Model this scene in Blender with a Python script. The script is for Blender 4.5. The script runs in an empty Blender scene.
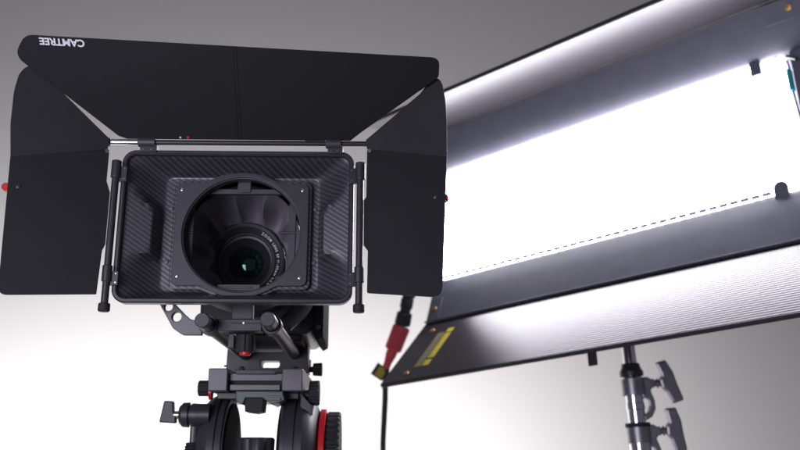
import bpy, bmesh, math, random
from mathutils import Vector, Matrix, Euler
R = math.radians
PI = math.pi
random.seed(4)
scn = bpy.context.scene
C = scn.collection

# ------------------------------------------------------------------ camera
cd = bpy.data.cameras.new('camera')
cd.sensor_width = 36.0
cd.lens = 36.0 * 870 / 800
cd.clip_start = 0.02
cd.clip_end = 60
cd.dof.use_dof = True
cd.dof.focus_distance = 0.80
cd.dof.aperture_fstop = 8.0
cam = bpy.data.objects.new('camera', cd)
C.objects.link(cam)
cam.location = (0, 0, 1.2)
cam.rotation_euler = (R(105), 0, 0)
scn.camera = cam

# ------------------------------------------------------------------ light
w = bpy.data.worlds.new('World')
scn.world = w
w.use_nodes = True
w.node_tree.nodes['Background'].inputs[0].default_value = (0.76, 0.75, 0.95, 1)
w.node_tree.nodes['Background'].inputs[1].default_value = 0.125


def area(name, loc, target, size, energy, col=(1, 1, 1), sizey=None):
    l = bpy.data.lights.new(name, 'AREA')
    l.energy = energy
    l.color = col
    l.size = size
    if sizey:
        l.shape = 'RECTANGLE'
        l.size_y = sizey
    o = bpy.data.objects.new(name, l)
    C.objects.link(o)
    o.location = loc
    o.rotation_euler = (Vector(target) - Vector(loc)).to_track_quat('-Z', 'Y').to_euler()
    return o


# strip lamp standing below the frame, washing the backdrop
area('backdrop_lamp', (-0.78, 2.24, 1.02), (-0.78, 3.3, 1.00), 2.6, 42, (0.98, 0.965, 1.0), 0.25)
# soft room light from the photographer's side
area('room_light', (-0.55, -0.15, 1.22), (-0.15, 0.85, 1.38), 0.5, 8.0, (0.86, 0.84, 1.0))

scn.view_settings.view_transform = 'Standard'
scn.view_settings.look = 'None'
scn.view_settings.exposure = 0
scn.view_settings.gamma = 1
scn.cycles.use_denoising = True
scn.cycles.max_bounces = 8


# ------------------------------------------------------------------ materials
def mat(name, col, rough=0.5, metal=0.0, noise=0.0, nscale=60, bump=0.0, bscale=900, coat=0.0, spec=0.5, emit=None, estr=0):
    m = bpy.data.materials.new(name)
    m.use_nodes = True
    nt = m.node_tree
    b = nt.nodes['Principled BSDF']
    b.inputs['Base Color'].default_value = (*col, 1)
    b.inputs['Roughness'].default_value = rough
    b.inputs['Metallic'].default_value = metal
    b.inputs['Specular IOR Level'].default_value = spec
    b.inputs['Coat Weight'].default_value = coat
    if emit:
        b.inputs['Emission Color'].default_value = (*emit, 1)
        b.inputs['Emission Strength'].default_value = estr
    tc = nt.nodes.new('ShaderNodeTexCoord')
    if noise:
        n = nt.nodes.new('ShaderNodeTexNoise')
        n.inputs['Scale'].default_value = nscale
        n.inputs['Detail'].default_value = 5
        nt.links.new(tc.outputs['Object'], n.inputs['Vector'])
        mr = nt.nodes.new('ShaderNodeMapRange')
        mr.inputs['To Min'].default_value = rough - noise
        mr.inputs['To Max'].default_value = rough + noise
        nt.links.new(n.outputs['Fac'], mr.inputs['Value'])
        nt.links.new(mr.outputs['Result'], b.inputs['Roughness'])
        mc = nt.nodes.new('ShaderNodeMix')
        mc.data_type = 'RGBA'
        mc.inputs[6].default_value = (*[c * 0.8 for c in col], 1)
        mc.inputs[7].default_value = (*[min(1, c * 1.2) for c in col], 1)
        nt.links.new(n.outputs['Fac'], mc.inputs[0])
        nt.links.new(mc.outputs[2], b.inputs['Base Color'])
    if bump:
        n2 = nt.nodes.new('ShaderNodeTexNoise')
        n2.inputs['Scale'].default_value = bscale
        n2.inputs['Detail'].default_value = 2
        nt.links.new(tc.outputs['Object'], n2.inputs['Vector'])
        bp = nt.nodes.new('ShaderNodeBump')
        bp.inputs['Strength'].default_value = bump
        bp.inputs['Distance'].default_value = 0.0005
        nt.links.new(n2.outputs['Fac'], bp.inputs['Height'])
        nt.links.new(bp.outputs['Normal'], b.inputs['Normal'])
    return m


M = {}
M['flag'] = mat('flag_black', (0.0095, 0.0090, 0.0115), 0.60, noise=0.10, nscale=22, bump=0.25, bscale=2500, spec=0.26)


def dust(m, amount):
    """sparse pale dust specks over the base colour"""
    nt = m.node_tree
    b = nt.nodes['Principled BSDF']
    src = b.inputs['Base Color'].links[0].from_socket
    tc = nt.nodes.new('ShaderNodeTexCoord')
    v = nt.nodes.new('ShaderNodeTexVoronoi')
    v.inputs['Scale'].default_value = 110
    nt.links.new(tc.outputs['Object'], v.inputs['Vector'])
    lt = nt.nodes.new('ShaderNodeMath')
    lt.operation = 'LESS_THAN'
    lt.inputs[1].default_value = 0.055
    nt.links.new(v.outputs['Distance'], lt.inputs[0])
    n = nt.nodes.new('ShaderNodeTexNoise')
    n.inputs['Scale'].default_value = 35
    nt.links.new(tc.outputs['Object'], n.inputs['Vector'])
    gt = nt.nodes.new('ShaderNodeMath')
    gt.operation = 'GREATER_THAN'
    gt.inputs[1].default_value = 0.60
    nt.links.new(n.outputs['Fac'], gt.inputs[0])
    mu = nt.nodes.new('ShaderNodeMath')
    mu.operation = 'MULTIPLY'
    nt.links.new(lt.outputs[0], mu.inputs[0])
    nt.links.new(gt.outputs[0], mu.inputs[1])
    mu2 = nt.nodes.new('ShaderNodeMath')
    mu2.operation = 'MULTIPLY'
    nt.links.new(mu.outputs[0], mu2.inputs[0])
    mu2.inputs[1].default_value = amount
    mx = nt.nodes.new('ShaderNodeMix')
    mx.data_type = 'RGBA'
    mx.inputs[7].default_value = (0.35, 0.33, 0.36, 1)
    nt.links.new(src, mx.inputs[6])
    nt.links.new(mu2.outputs[0], mx.inputs[0])
    nt.links.new(mx.outputs[2], b.inputs['Base Color'])


dust(M['flag'], 0.12)
M['matte'] = mat('dull_black_paint', (0.020, 0.020, 0.022), 0.9, spec=0.05)
M['tooth'] = mat('edge_tooth_bloom_tint', (0.05, 0.05, 0.07), 0.5)
_nt = M['tooth'].node_tree
_tr = _nt.nodes.new('ShaderNodeBsdfTranslucent')
_tr.inputs['Color'].default_value = (0.108, 0.108, 0.14, 1)  # see-through tint stands in for the panel's bloom over the teeth
_ad = _nt.nodes.new('ShaderNodeAddShader')
_nt.links.new(_nt.nodes['Principled BSDF'].outputs[0], _ad.inputs[0])
_nt.links.new(_tr.outputs[0], _ad.inputs[1])
_nt.links.new(_ad.outputs[0], _nt.nodes['Material Output'].inputs['Surface'])
M['black'] = mat('satin_black_metal', (0.032, 0.031, 0.036), 0.40, noise=0.06, nscale=90, bump=0.12, bscale=3000)
M['rubber'] = mat('black_rubber', (0.018, 0.018, 0.02), 0.7, bump=0.2, bscale=2500)
M['plate'] = mat('stage_plate_black', (0.040, 0.038, 0.046), 0.45, noise=0.06, nscale=70, bump=0.1, bscale=3500)
M['dark'] = mat('inner_black', (0.010, 0.010, 0.012), 0.65)
M['cloth'] = mat('bellows_cloth', (0.17, 0.16, 0.185), 0.6, noise=0.05, nscale=120, bump=0.3, bscale=1500)
M['anod'] = mat('black_anodised', (0.034, 0.032, 0.037), 0.42, metal=0.3, noise=0.05, nscale=80)
M['grey'] = mat('grey_cast_metal', (0.125, 0.120, 0.132), 0.42, metal=0.3, noise=0.06, nscale=90, bump=0.15, bscale=2500)
M['tray'] = mat('tray_grey', (0.06, 0.056, 0.068), 0.5, noise=0.05)
M['green'] = mat('grey_green_metal', (0.085, 0.115, 0.095), 0.45, metal=0.2, noise=0.06, nscale=120)
M['steel'] = mat('steel', (0.62, 0.60, 0.62), 0.22, metal=1.0, noise=0.06, nscale=120)
M['chrome'] = mat('chrome', (0.80, 0.79, 0.82), 0.13, metal=1.0, noise=0.05, nscale=60)
M['cast'] = mat('cast_alloy', (0.32, 0.31, 0.34), 0.36, metal=0.8, noise=0.08, nscale=120, bump=0.2, bscale=1800)
M['red'] = mat('red_anodised', (0.62, 0.02, 0.03), 0.35, noise=0.05)
M['redrub'] = mat('red_rubber', (0.92, 0.10, 0.12), 0.5, noise=0.06)
M['white'] = mat('white_print', (0.85, 0.83, 0.87), 0.5)
M['lensprint'] = mat('grey_white_print', (0.72, 0.70, 0.74), 0.5)
M['brass'] = mat('brass_screw', (0.55, 0.33, 0.12), 0.4, metal=0.8)
M['yellow'] = mat('yellow_label', (0.56, 0.45, 0.03), 0.45, noise=0.08, nscale=200)
M['olive'] = mat('faded_yellow_label', (0.20, 0.175, 0.035), 0.5, noise=0.08, nscale=200)
M['teal'] = mat('teal_plastic', (0.02, 0.42, 0.45), 0.4)
M['cable'] = mat('cable_rubber', (0.030, 0.036, 0.042), 0.5, bump=0.1)
M['house'] = mat('fixture_grey', (0.16, 0.16, 0.205), 0.45, noise=0.05, nscale=30, bump=0.05)
M['led'] = mat('lit_diffuser', (0.9, 0.9, 0.9), 0.5, emit=(0.96, 0.94, 1.0), estr=18.5)
M['glass'] = mat('front_element', (0.004, 0.010, 0.010), 0.04, spec=0.7)
M['glass'].node_tree.nodes['Principled BSDF'].inputs['Specular Tint'].default_value = (0.55, 1.0, 0.85, 1)


def carbon():
    m = bpy.data.materials.new('carbon_twill')
    m.use_nodes = True
    nt = m.node_tree
    N = nt.nodes.new
    L = nt.links.new
    b = nt.nodes['Principled BSDF']
    tc = N('ShaderNodeTexCoord')
    mp = N('ShaderNodeMapping')
    mp.inputs['Rotation'].default_value = (0, R(56), 0)
    L(tc.outputs['Object'], mp.inputs['Vector'])
    # slight waviness of the tows
    nz = N('ShaderNodeTexNoise')
    nz.inputs['Scale'].default_value = 18
    L(tc.outputs['Object'], nz.inputs['Vector'])
    wv = N('ShaderNodeTexWave')
    wv.wave_type = 'BANDS'
    wv.bands_direction = 'X'
    wv.wave_profile = 'SIN'
    wv.inputs['Scale'].default_value = 82
    wv.inputs['Distortion'].default_value = 0.6
    wv.inputs['Detail'].default_value = 1
    wv.inputs['Detail Scale'].default_value = 3
    L(mp.outputs['Vector'], wv.inputs['Vector'])
    w2 = N('ShaderNodeTexWave')
    w2.wave_type = 'BANDS'
    w2.bands_direction = 'Z'
    w2.inputs['Scale'].default_value = 230
    w2.inputs['Distortion'].default_value = 1.0
    L(mp.outputs['Vector'], w2.inputs['Vector'])
    mx = N('ShaderNodeMath')
    mx.operation = 'MULTIPLY_ADD'
    L(w2.outputs['Fac'], mx.inputs[0])
    mx.inputs[1].default_value = 0.25
    L(wv.outputs['Fac'], mx.inputs[2])
    cr = N('ShaderNodeValToRGB')
    cr.color_ramp.elements[0].position = 0.25
    cr.color_ramp.elements[0].color = (0.026, 0.024, 0.030, 1)
    cr.color_ramp.elements[1].position = 1.0
    cr.color_ramp.elements[1].color = (0.066, 0.061, 0.072, 1)
    L(mx.outputs[0], cr.inputs['Fac'])
    L(cr.outputs['Color'], b.inputs['Base Color'])
    mr = N('ShaderNodeMapRange')
    mr.inputs['To Min'].default_value = 0.52
    mr.inputs['To Max'].default_value = 0.34
    L(mx.outputs[0], mr.inputs['Value'])
    L(mr.outputs['Result'], b.inputs['Roughness'])
    bp = N('ShaderNodeBump')
    bp.inputs['Strength'].default_value = 0.25
    bp.inputs['Distance'].default_value = 0.0006
    L(mx.outputs[0], bp.inputs['Height'])
    L(bp.outputs['Normal'], b.inputs['Normal'])
    b.inputs['Coat Weight'].default_value = 0.6
    b.inputs['Coat Roughness'].default_value = 0.32
    return m


M['carbon'] = carbon()


def ribbed():
    """black anodised barn-door sheet with fine lengthwise rolling lines"""
    m = bpy.data.materials.new('barn_door_sheet')
    m.use_nodes = True
    nt = m.node_tree
    N = nt.nodes.new
    L = nt.links.new
    b = nt.nodes['Principled BSDF']
    b.inputs['Base Color'].default_value = (0.055, 0.050, 0.060, 1)
    b.inputs['Specular IOR Level'].default_value = 0.35
    b.inputs['Metallic'].default_value = 0.5
    b.inputs['Roughness'].default_value = 0.27
    tc = N('ShaderNodeTexCoord')
    wv = N('ShaderNodeTexWave')
    wv.wave_type = 'BANDS'
    wv.bands_direction = 'Y'
    wv.inputs['Scale'].default_value = 56
    wv.inputs['Distortion'].default_value = 0.0
    L(tc.outputs['Object'], wv.inputs['Vector'])
    nz = N('ShaderNodeTexNoise')
    nz.inputs['Scale'].default_value = 300
    mp = N('ShaderNodeMapping')
    mp.inputs['Scale'].default_value = (0.02, 1, 1)
    L(tc.outputs['Object'], mp.inputs['Vector'])
    L(mp.outputs['Vector'], nz.inputs['Vector'])
    ad = N('ShaderNodeMath')
    ad.operation = 'MULTIPLY_ADD'
    L(nz.outputs['Fac'], ad.inputs[0])
    ad.inputs[1].default_value = 0.08
    L(wv.outputs['Fac'], ad.inputs[2])
    bp = N('ShaderNodeBump')
    bp.inputs['Strength'].default_value = 0.30
    bp.inputs['Distance'].default_value = 0.0004
    L(ad.outputs[0], bp.inputs['Height'])
    L(bp.outputs['Normal'], b.inputs['Normal'])
    return m


M['door'] = ribbed()


def wallmat():
    m = mat('backdrop_paper', (0.71, 0.69, 0.665), 0.85, bump=0.05, bscale=120)
    return m


M['wall'] = wallmat()


# ------------------------------------------------------------------ mesh helpers
class MB:
    def __init__(s):
        s.v = []
        s.f = []

    def add(s, vs, fs):
        o = len(s.v)
        s.v += [tuple(p) for p in vs]
        s.f += [tuple(i + o for i in f) for f in fs]
        return s

    def box(s, c, size, rot=None):
        hx, hy, hz = [q / 2 for q in size]
        P = [Vector((x, y, z)) for x in (-hx, hx) for y in (-hy, hy) for z in (-hz, hz)]
        if rot:
            e = Euler([R(a) for a in rot]).to_matrix()
            P = [e @ p for p in P]
        P = [p + Vector(c) for p in P]
        return s.add(P, [(0, 1, 3, 2), (4, 6, 7, 5), (0, 4, 5, 1), (2, 3, 7, 6), (0, 2, 6, 4), (1, 5, 7, 3)])

    def boxr(s, x0, x1, y0, y1, z0, z1):
        return s.box(((x0 + x1) / 2, (y0 + y1) / 2, (z0 + z1) / 2), (x1 - x0, y1 - y0, z1 - z0))

    def lathe(s, prof, o, ax, seg=40, mod=None, cap=True):
        """prof = [(distance along axis, radius)]"""
        ax = Vector(ax).normalized()
        e1 = ax.orthogonal().normalized()
        if abs(ax.z) < 0.9:
            e1 = (Vector((0, 0, 1)) - ax * ax.z).normalized()
        e2 = ax.cross(e1)
        o = Vector(o)
        V = []
        for t, r in prof:
            for i in range(seg):
                a = 2 * PI * i / seg
                rr = r * (mod(i) if mod else 1)
                V.append(o + ax * t + (e1 * math.cos(a) + e2 * math.sin(a)) * rr)
        F = []
        n = len(prof)
        for k in range(n - 1):
            for i in range(seg):
                j = (i + 1) % seg
                F.append((k * seg + i, k * seg + j, (k + 1) * seg + j, (k + 1) * seg + i))
        if cap:
            F.append(tuple(range(seg))[::-1])
            F.append(tuple((n - 1) * seg + i for i in range(seg)))
        return s.add(V, F)

    def cyl(s, p0, p1, r, seg=24, ch=0.0):
        p0, p1 = Vector(p0), Vector(p1)
        L = (p1 - p0).length
        pr = [(0, r), (L, r)] if not ch else [(0, r - ch), (ch, r), (L - ch, r), (L, r - ch)]
        return s.lathe(pr, p0, p1 - p0, seg)

    def sweep(s, pts, r, seg=12):
        pts = [Vector(p) for p in pts]
        rs = r if isinstance(r, (list, tuple)) else [r] * len(pts)
        V = []
        up = Vector((0, 1, 0.1)).normalized()
        for i, p in enumerate(pts):
            t = (pts[min(i + 1, len(pts) - 1)] - pts[max(i - 1, 0)]).normalized()
            e1 = (up - t * up.dot(t)).normalized()
            e2 = t.cross(e1)
            for k in range(seg):
                a = 2 * PI * k / seg
                V.append(p + (e1 * math.cos(a) + e2 * math.sin(a)) * rs[i])
        F = []
        for i in range(len(pts) - 1):
            for k in range(seg):
                j = (k + 1) % seg
                F.append((i * seg + k, i * seg + j, (i + 1) * seg + j, (i + 1) * seg + k))
        F.append(tuple(range(seg))[::-1])
        F.append(tuple((len(pts) - 1) * seg + k for k in range(seg)))
        return s.add(V, F)

    def prism(s, pts, d):
        """polygon (3-D points) pushed along vector d"""
        d = Vector(d)
        n = len(pts)
        V = [Vector(p) for p in pts] + [Vector(p) + d for p in pts]
        F = [tuple(range(n)), tuple(range(2 * n - 1, n - 1, -1))]
        F += [(i, i + n, (i + 1) % n + n, (i + 1) % n) for i in range(n)]
        return s.add(V, F)

    def mesh(s, name):
        me = bpy.data.meshes.new(name)
        me.from_pydata(s.v, [], s.f)
        bm = bmesh.new()
        bm.from_mesh(me)
        bmesh.ops.recalc_face_normals(bm, faces=bm.faces)
        bm.to_mesh(me)
        bm.free()
        return me


def finish(me, m, smooth=35):
    me.materials.clear()
    me.materials.append(m)
    if smooth:
        me.polygons.foreach_set('use_smooth', [True] * len(me.polygons))
        me.set_sharp_from_angle(angle=R(smooth))
    return me


OFF = {}


def thing(name, label, cat, matrix, base=(0, 0, 0), group=None):
    """Empty standing at the thing's base; children keep coordinates of `matrix`"""
    e = bpy.data.objects.new(name, None)
    e.empty_display_size = 0.02
    C.objects.link(e)
    e.matrix_world = matrix @ Matrix.Translation(base)
    e['label'] = label
    e['category'] = cat
    if group:
        e['group'] = group
    OFF[e.name] = Vector(base)
    return e


def obj(name, src, m, parent=None, bevel=0.0, smooth=35, matrix=None, label=None):
    me = src.mesh(name) if isinstance(src, MB) else src
    if m is not None:
        finish(me, M[m] if isinstance(m, str) else m, smooth)
    o = bpy.data.objects.new(name, me)
    C.objects.link(o)
    if parent is not None:
        o.parent = parent
        mt = matrix if matrix is not None else Matrix.Identity(4)
        if parent.name in OFF:
            mt = Matrix.Translation(-OFF[parent.name]) @ mt
        o.matrix_local = mt
    elif matrix is not None:
        o.matrix_world = matrix
    if bevel:
        b = o.modifiers.new('bevel', 'BEVEL')
        b.width = bevel
        b.segments = 2
        b.limit_method = 'ANGLE'
        b.angle_limit = R(40)
    if label:
        o['label'] = label
    return o


def rpoly(pts, r, seg=6):
    """round the corners of a 2-D polygon; r one radius or one per corner"""
    n = len(pts)
    rs = r if isinstance(r, (list, tuple)) else [r] * n
    out = []
    for i in range(n):
        p = Vector(pts[i])
        a = Vector(pts[i - 1]) - p
        b = Vector(pts[(i + 1) % n]) - p
        if rs[i] <= 0:
            out.append(tuple(p))
            continue
        la, lb = a.length, b.length
        a.normalize()
        b.normalize()
        ang = a.angle(b)
        t = min(rs[i] / math.tan(ang / 2), la * 0.45, lb * 0.45)
        p0, p1 = p + a * t, p + b * t
        for k in range(seg + 1):
            q = k / seg
            out.append(tuple(p0 * (1 - q) ** 2 + p * 2 * q * (1 - q) + p1 * q ** 2))
    return out


def circle(cx, cy, r, n=40):
    return [(cx + r * math.cos(2 * PI * i / n), cy + r * math.sin(2 * PI * i / n)) for i in range(n)]


def plate(outline, holes, thick, bev=0.0004):
    """flat sheet with holes in its own XY plane, centred on z = 0"""
    cu = bpy.data.curves.new('tmp', 'CURVE')
    cu.dimensions = '2D'
    cu.fill_mode = 'BOTH'
    cu.extrude = max(thick / 2 - bev, 0.00005)
    cu.bevel_depth = bev
    cu.bevel_resolution = 1
    cu.offset = -bev
    for pts in [outline] + holes:
        sp = cu.splines.new('POLY')
        sp.points.add(len(pts) - 1)
        for p, q in zip(sp.points, pts):
            p.co = (q[0], q[1], 0, 1)
        sp.use_cyclic_u = True
    o = bpy.data.objects.new('tmp', cu)
    me = bpy.data.meshes.new_from_object(o)
    bpy.data.objects.remove(o)
    bpy.data.curves.remove(cu)
    return me


def letters(txt, size, depth=0.0002, bold=0.0, spacing=1.0):
    cu = bpy.data.curves.new('tmp', 'FONT')
    cu.body = txt
    cu.size = size
    cu.extrude = depth
    cu.offset = bold
    cu.space_character = spacing
    o = bpy.data.objects.new('tmp', cu)
    me = bpy.data.meshes.new_from_object(o)
    bpy.data.objects.remove(o)
    bpy.data.curves.remove(cu)
    return me


def frame(o, x, y):
    """matrix with origin o, x axis and (nearly) y axis given"""
    x = Vector(x).normalized()
    y = Vector(y)
    y = (y - x * y.dot(x)).normalized()
    z = x.cross(y)
    return Matrix(((x.x, y.x, z.x, o[0]), (x.y, y.y, z.y, o[1]), (x.z, y.z, z.z, o[2]), (0, 0, 0, 1)))


def XZ(y):
    """sheet plane -> the upright plane at depth y (sheet x = x, sheet y = z, front = -y)"""
    return frame((0, y, 0), (1, 0, 0), (0, 0, 1))


def at_xform(me, mt):
    me.transform(mt)
    return me


# ------------------------------------------------------------------ backdrop
def backdrop():
    mb = MB()
    prof = [(-2.2, 0.0), (2.4, 0.0)]
    for k in range(1, 13):
        a = k / 12 * PI / 2
        prof.append((2.4 + 0.9 * math.sin(a), 0.9 - 0.9 * math.cos(a)))
    prof += [(3.3, 2.0), (3.3, 3.0), (3.3, 4.4)]
    V, F = [], []
    for x in (-5, 5):
        V += [(x, y, z) for y, z in prof]
    n = len(prof)
    for i in range(n - 1):
        F.append((i, i + 1, n + i + 1, n + i))
    mb.add(V, F)
    o = obj('backdrop_wall', mb, 'wall', smooth=60)
    o['kind'] = 'structure'
    o['label'] = 'pale seamless backdrop wall, bright at lower left, grey above'


backdrop()

# ------------------------------------------------------------------ camera rig frame
RIG = Matrix.Translation((-0.1508, 0.7732, 1.4053)) @ Matrix.Rotation(R(1.5), 4, 'Z')


def screw_mesh(r, h, name='screw', seg=12):
    mb = MB()
    mb.lathe([(0, r), (h * 0.7, r), (h, r * 0.75), (h, r * 0.42), (h * 0.4, r * 0.38)], (0, 0, 0), (0, 0, 1), seg)
    return mb.mesh(name)


# ================================================================== matte box
def rrloop(cx, cz, hx, hz, r, ne=22, nc=8):
    pts = []
    cs = [((cx + hx - r), (cz + hz - r), 0), ((cx - hx + r), (cz + hz - r), 90), ((cx - hx + r), (cz - hz + r), 180), ((cx + hx - r), (cz - hz + r), 270)]
    for i, (x, z, a0) in enumerate(cs):
        for k in range(nc + 1):
            a = R(a0 + 90 * k / nc)
            pts.append((x + r * math.cos(a), z + r * math.sin(a)))
        x2, z2, a2 = cs[(i + 1) % 4]
        p0 = pts[-1]
        p1 = (x2 + r * math.cos(R(a2)), z2 + r * math.sin(R(a2)))
        for k in range(1, ne):
            q = k / ne
            pts.append((p0[0] + (p1[0] - p0[0]) * q, p0[1] + (p1[1] - p0[1]) * q))
    return pts


def loft(mb, loops):
    n = len(loops[0])
    V = [p for l in loops for p in l]
    F = []
    for k in range(len(loops) - 1):
        for i in range(n):
            j = (i + 1) % n
            F.append((k * n + i, k * n + j, (k + 1) * n + j, (k + 1) * n + i))
    mb.add(V, F)


def build_matte_box():
    T = thing('matte_box', 'black carbon fibre matte box with open flags around the lens', 'matte box', RIG, (0, 0.05, -0.07))
    # --- rim
    mb = MB()
    sec = [(0.0, -0.003), (-0.0012, -0.0042), (-0.0034, -0.0042), (-0.0046, -0.003), (-0.0046, 0.006), (0.0, 0.006)]
    loops = []
    for off, y in sec + [sec[0]]:
        loops.append([(x, y, z) for x, z in rrloop(0, 0.0007, 0.1077 + off, 0.0722 + off, 0.0125 + off)])
    loft(mb, loops)
    obj('front_rim', mb, 'black', T)
    # --- hood funnel with pressed side pockets
    mb = MB()
    A = rrloop(0, 0.0007, 0.1040, 0.0685, 0.010)
    B = rrloop(0.0003, 0.0, 0.0735, 0.0560, 0.007)
    NR = 36

    def st(a, b, x):
        t = max(0, min(1, (x - a) / (b - a)))
        return t * t * (3 - 2 * t)
    loops = []
    for k in range(NR + 1):
        r = k / NR
        lp = []
        for (ax, az), (bx, bz) in zip(A, B):
            x = ax + (bx - ax) * r
            z = az + (bz - az) * r
            y = 0.0005 + 0.0270 * (0.12 * r + 0.88 * st(0, 1, r) * 0.5 + 0.88 * r * 0.5)
            if abs(ax) > 0.1035:      # the two side walls
                zz = z - 0.005 + 0.007 * r
                hw = 0.0375 - 0.0185 * r
                inside = 1 - st(hw - 0.0015, hw + 0.0045, abs(zz))
                inside *= 1 - st(0.80, 0.995, r)
                y -= (y - 0.0015 - 0.007 * r) * inside
            lp.append((x, y, z))
        loops.append(lp)
    D = rrloop(0.0003, 0.0, 0.0715, 0.0545, 0.006)
    loops.append([(x, 0.0276, z) for x, z in D])
    # inner flat, opened in the middle behind the stage plate
    ring = []
    for x, z in D:
        h = math.hypot(x - 0.001, z)
        ring.append((0.001 + 0.060 * (x - 0.001) / h if h > 0.061 else x, 0.0276, 0.060 * z / h if h > 0.061 else z))
    loops.append(ring)
    loft(mb, loops)
    obj('hood', mb, 'carbon', T, smooth=50)

    # --- raised carbon border and the black stage plate, both a square with a round bulge above and below
    def bulge(hx, hz, rc, n=160, rr=0.006):
        sq = rpoly([(hx, hz), (-hx, hz), (-hx, -hz), (hx, -hz)], rr)
        out = []
        for i in range(n):
            a = 2 * PI * i / n
            c_, s_ = math.cos(a), math.sin(a)
            rs = min(hx / max(1e-6, abs(c_)), hz / max(1e-6, abs(s_)))
            # rounded corner
            best = rs
            px, pz = abs(c_) * rs, abs(s_) * rs
            if px > hx - rr and pz > hz - rr:
                cx, cz = hx - rr, hz - rr
                bq = c_ and (abs(c_) * cx + abs(s_) * cz)
                disc = bq * bq - (cx * cx + cz * cz - rr * rr)
                if disc > 0:
                    best = bq + math.sqrt(disc)
            # soft blend of square and circle
            k = 1100.0
            v = math.log(math.exp(k * best) + math.exp(k * rc)) / k
            out.append((0.0018 + v * c_, -0.0016 + v * s_))
        return out
    me = plate(bulge(0.0655, 0.0530, 0.0628), [circle(0.0022, -0.0016, 0.0580, 90)], 0.006, 0.0012)
    obj('stage_border', at_xform(me, XZ(0.0250)), 'carbon', T)
    me = plate(bulge(0.0628, 0.0498, 0.0606), [circle(0.0022, -0.0016, 0.0558, 90)], 0.005, 0.0007)
    sp = obj('stage_plate', at_xform(me, XZ(0.0212)), 'plate', T)
    me = plate(circle(0.0022, -0.0016, 0.0576, 90), [circle(0.0022, -0.0016, 0.0547, 90)], 0.010, 0.0005)
    obj('stage_ring', at_xform(me, XZ(0.0255)), 'black', sp)
    # screws
    sm = finish(screw_mesh(0.0016, 0.0008), M['steel'])
    for x, z in [(-0.0570, 0.043), (-0.0565, -0.041), (0.0575, 0.043), (0.0570, -0.042)]:
        obj('screw', sm, None, sp, matrix=frame((x + 0.001, 0.0189, z - 0.0015), (1, 0, 0), (0, 0, 1)))
    sm2 = finish(screw_mesh(0.0021, 0.001), M['grey'])
    for x, z in [(-0.0682, 0.027), (-0.0690, -0.0255), (0.0690, 0.027), (0.0690, -0.0255)]:
        obj('screw', sm2, None, T, matrix=frame((x + 0.001, 0.0272, z - 0.0015), (1, 0, 0), (0, 0, 1)))
    # --- filter tray seen through the round opening
    tr = obj('filter_tray', MB().boxr(-0.0535, -0.0465, 0.035, 0.040, -0.040, 0.046).boxr(0.0445, 0.0515, 0.035, 0.040, -0.040, 0.046)
             .boxr(-0.0465, 0.0445, 0.035, 0.040, 0.0425, 0.0475), 'tray', T, bevel=0.0006)
    obj('tray_tab', MB().boxr(-0.006, 0.007, 0.0335, 0.0415, 0.0435, 0.0555), 'tray', tr, bevel=0.0008)
    lk = obj('tray_latch', MB().boxr(-0.020, 0.020, 0.0315, 0.0355, -0.0535, -0.0475).boxr(-0.0125, 0.0125, 0.0305, 0.0314, -0.0515, -0.0495), 'tray', T, bevel=0.0006)
    obj('pin', MB().cyl((-0.0535, 0.0345, 0.003), (-0.0465, 0.0345, 0.003), 0.0012), 'tray', tr)
    obj('pin', MB().cyl((0.035, 0.0345, 0.0035), (0.052, 0.0345, 0.0035), 0.0012), 'tray', tr)
    # --- rear housing tube and cloth bellows
    mb = MB()
    mb.lathe([(0.0300, 0.0592), (0.0300, 0.066), (0.050, 0.068), (0.086, 0.068), (0.092, 0.064), (0.118, 0.062), (0.118, 0.058), (0.06, 0.0572)], (-0.0025, 0, 0.002), (0, 1, 0), 72, cap=False)
    obj('rear_housing', mb, 'rubber', T)
    mb = MB()
    V, F = [], []
    n, k = 160, 14
    for j in range(k):
        q = j / (k - 1)
        for i in range(n):
            a = 2 * PI * i / n
            r = 0.0572 + (0.0365 - 0.0572) * q
            fold = (abs(math.sin(5 * a + 0.35)) - 0.5) * 0.019 + math.sin(14 * a + 2 * q) * 0.002
            y = 0.062 + 0.060 * q ** 0.8 + fold * math.sin(PI * q)
            r += fold * 0.5 * math.sin(PI * q)
            V.append((-0.0035 + r * math.cos(a), y, -0.001 + 0.003 * (1 - q) + r * math.sin(a) - 0.003 * q))
    for j in range(k - 1):
        for i in range(n):
            i2 = (i + 1) % n
            F.append((j * n + i, j * n + i2, (j + 1) * n + i2, (j + 1) * n + i))
    mb.add(V, F)
    obj('bellows', mb, 'cloth', T, smooth=80)

    # --- top flag
    tau = R(40)
    d = Vector((0, -math.sin(tau), math.cos(tau)))
    FL = frame((0, -0.006, 0.083), (1, 0, 0), d)          # sheet x = x, sheet y = up the flag, +z towards the viewer
    out = rpoly([(0.104, 0.0), (0.1135, 0.008), (0.1850, 0.0620), (0.1855, 0.0800), (-0.1830, 0.0965), (-0.1955, 0.0780), (-0.112, 0.003), (-0.104, 0.0)],
                [0.002, 0.004, 0.006, 0.009, 0.012, 0.012, 0.003, 0.002])
    out_l = [(x, s) for x, s in out]
    tf = obj('top_flag', plate(out_l, [], 0.0018, 0.0004), 'flag', T, matrix=FL)
    st_ = MB().boxr(-0.0030, 0.0026, 0.0005, 0.0880, 0.0010, 0.0014).boxr(-0.0006, -0.0001, 0.001, 0.0875, 0.0014, 0.0018)
    obj('seam_strip', st_, 'flag', tf, bevel=0.0002)
    lt = letters('CAMTREE', 0.0098, 0.0001, 0.00028, 1.0)
    xs = [v.co.x for v in lt.vertices]
    ys = [v.co.y for v in lt.vertices]
    sx = 0.0395 / (max(xs) - min(xs))
    sy = 0.0066 / (max(ys) - min(ys))
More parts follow.
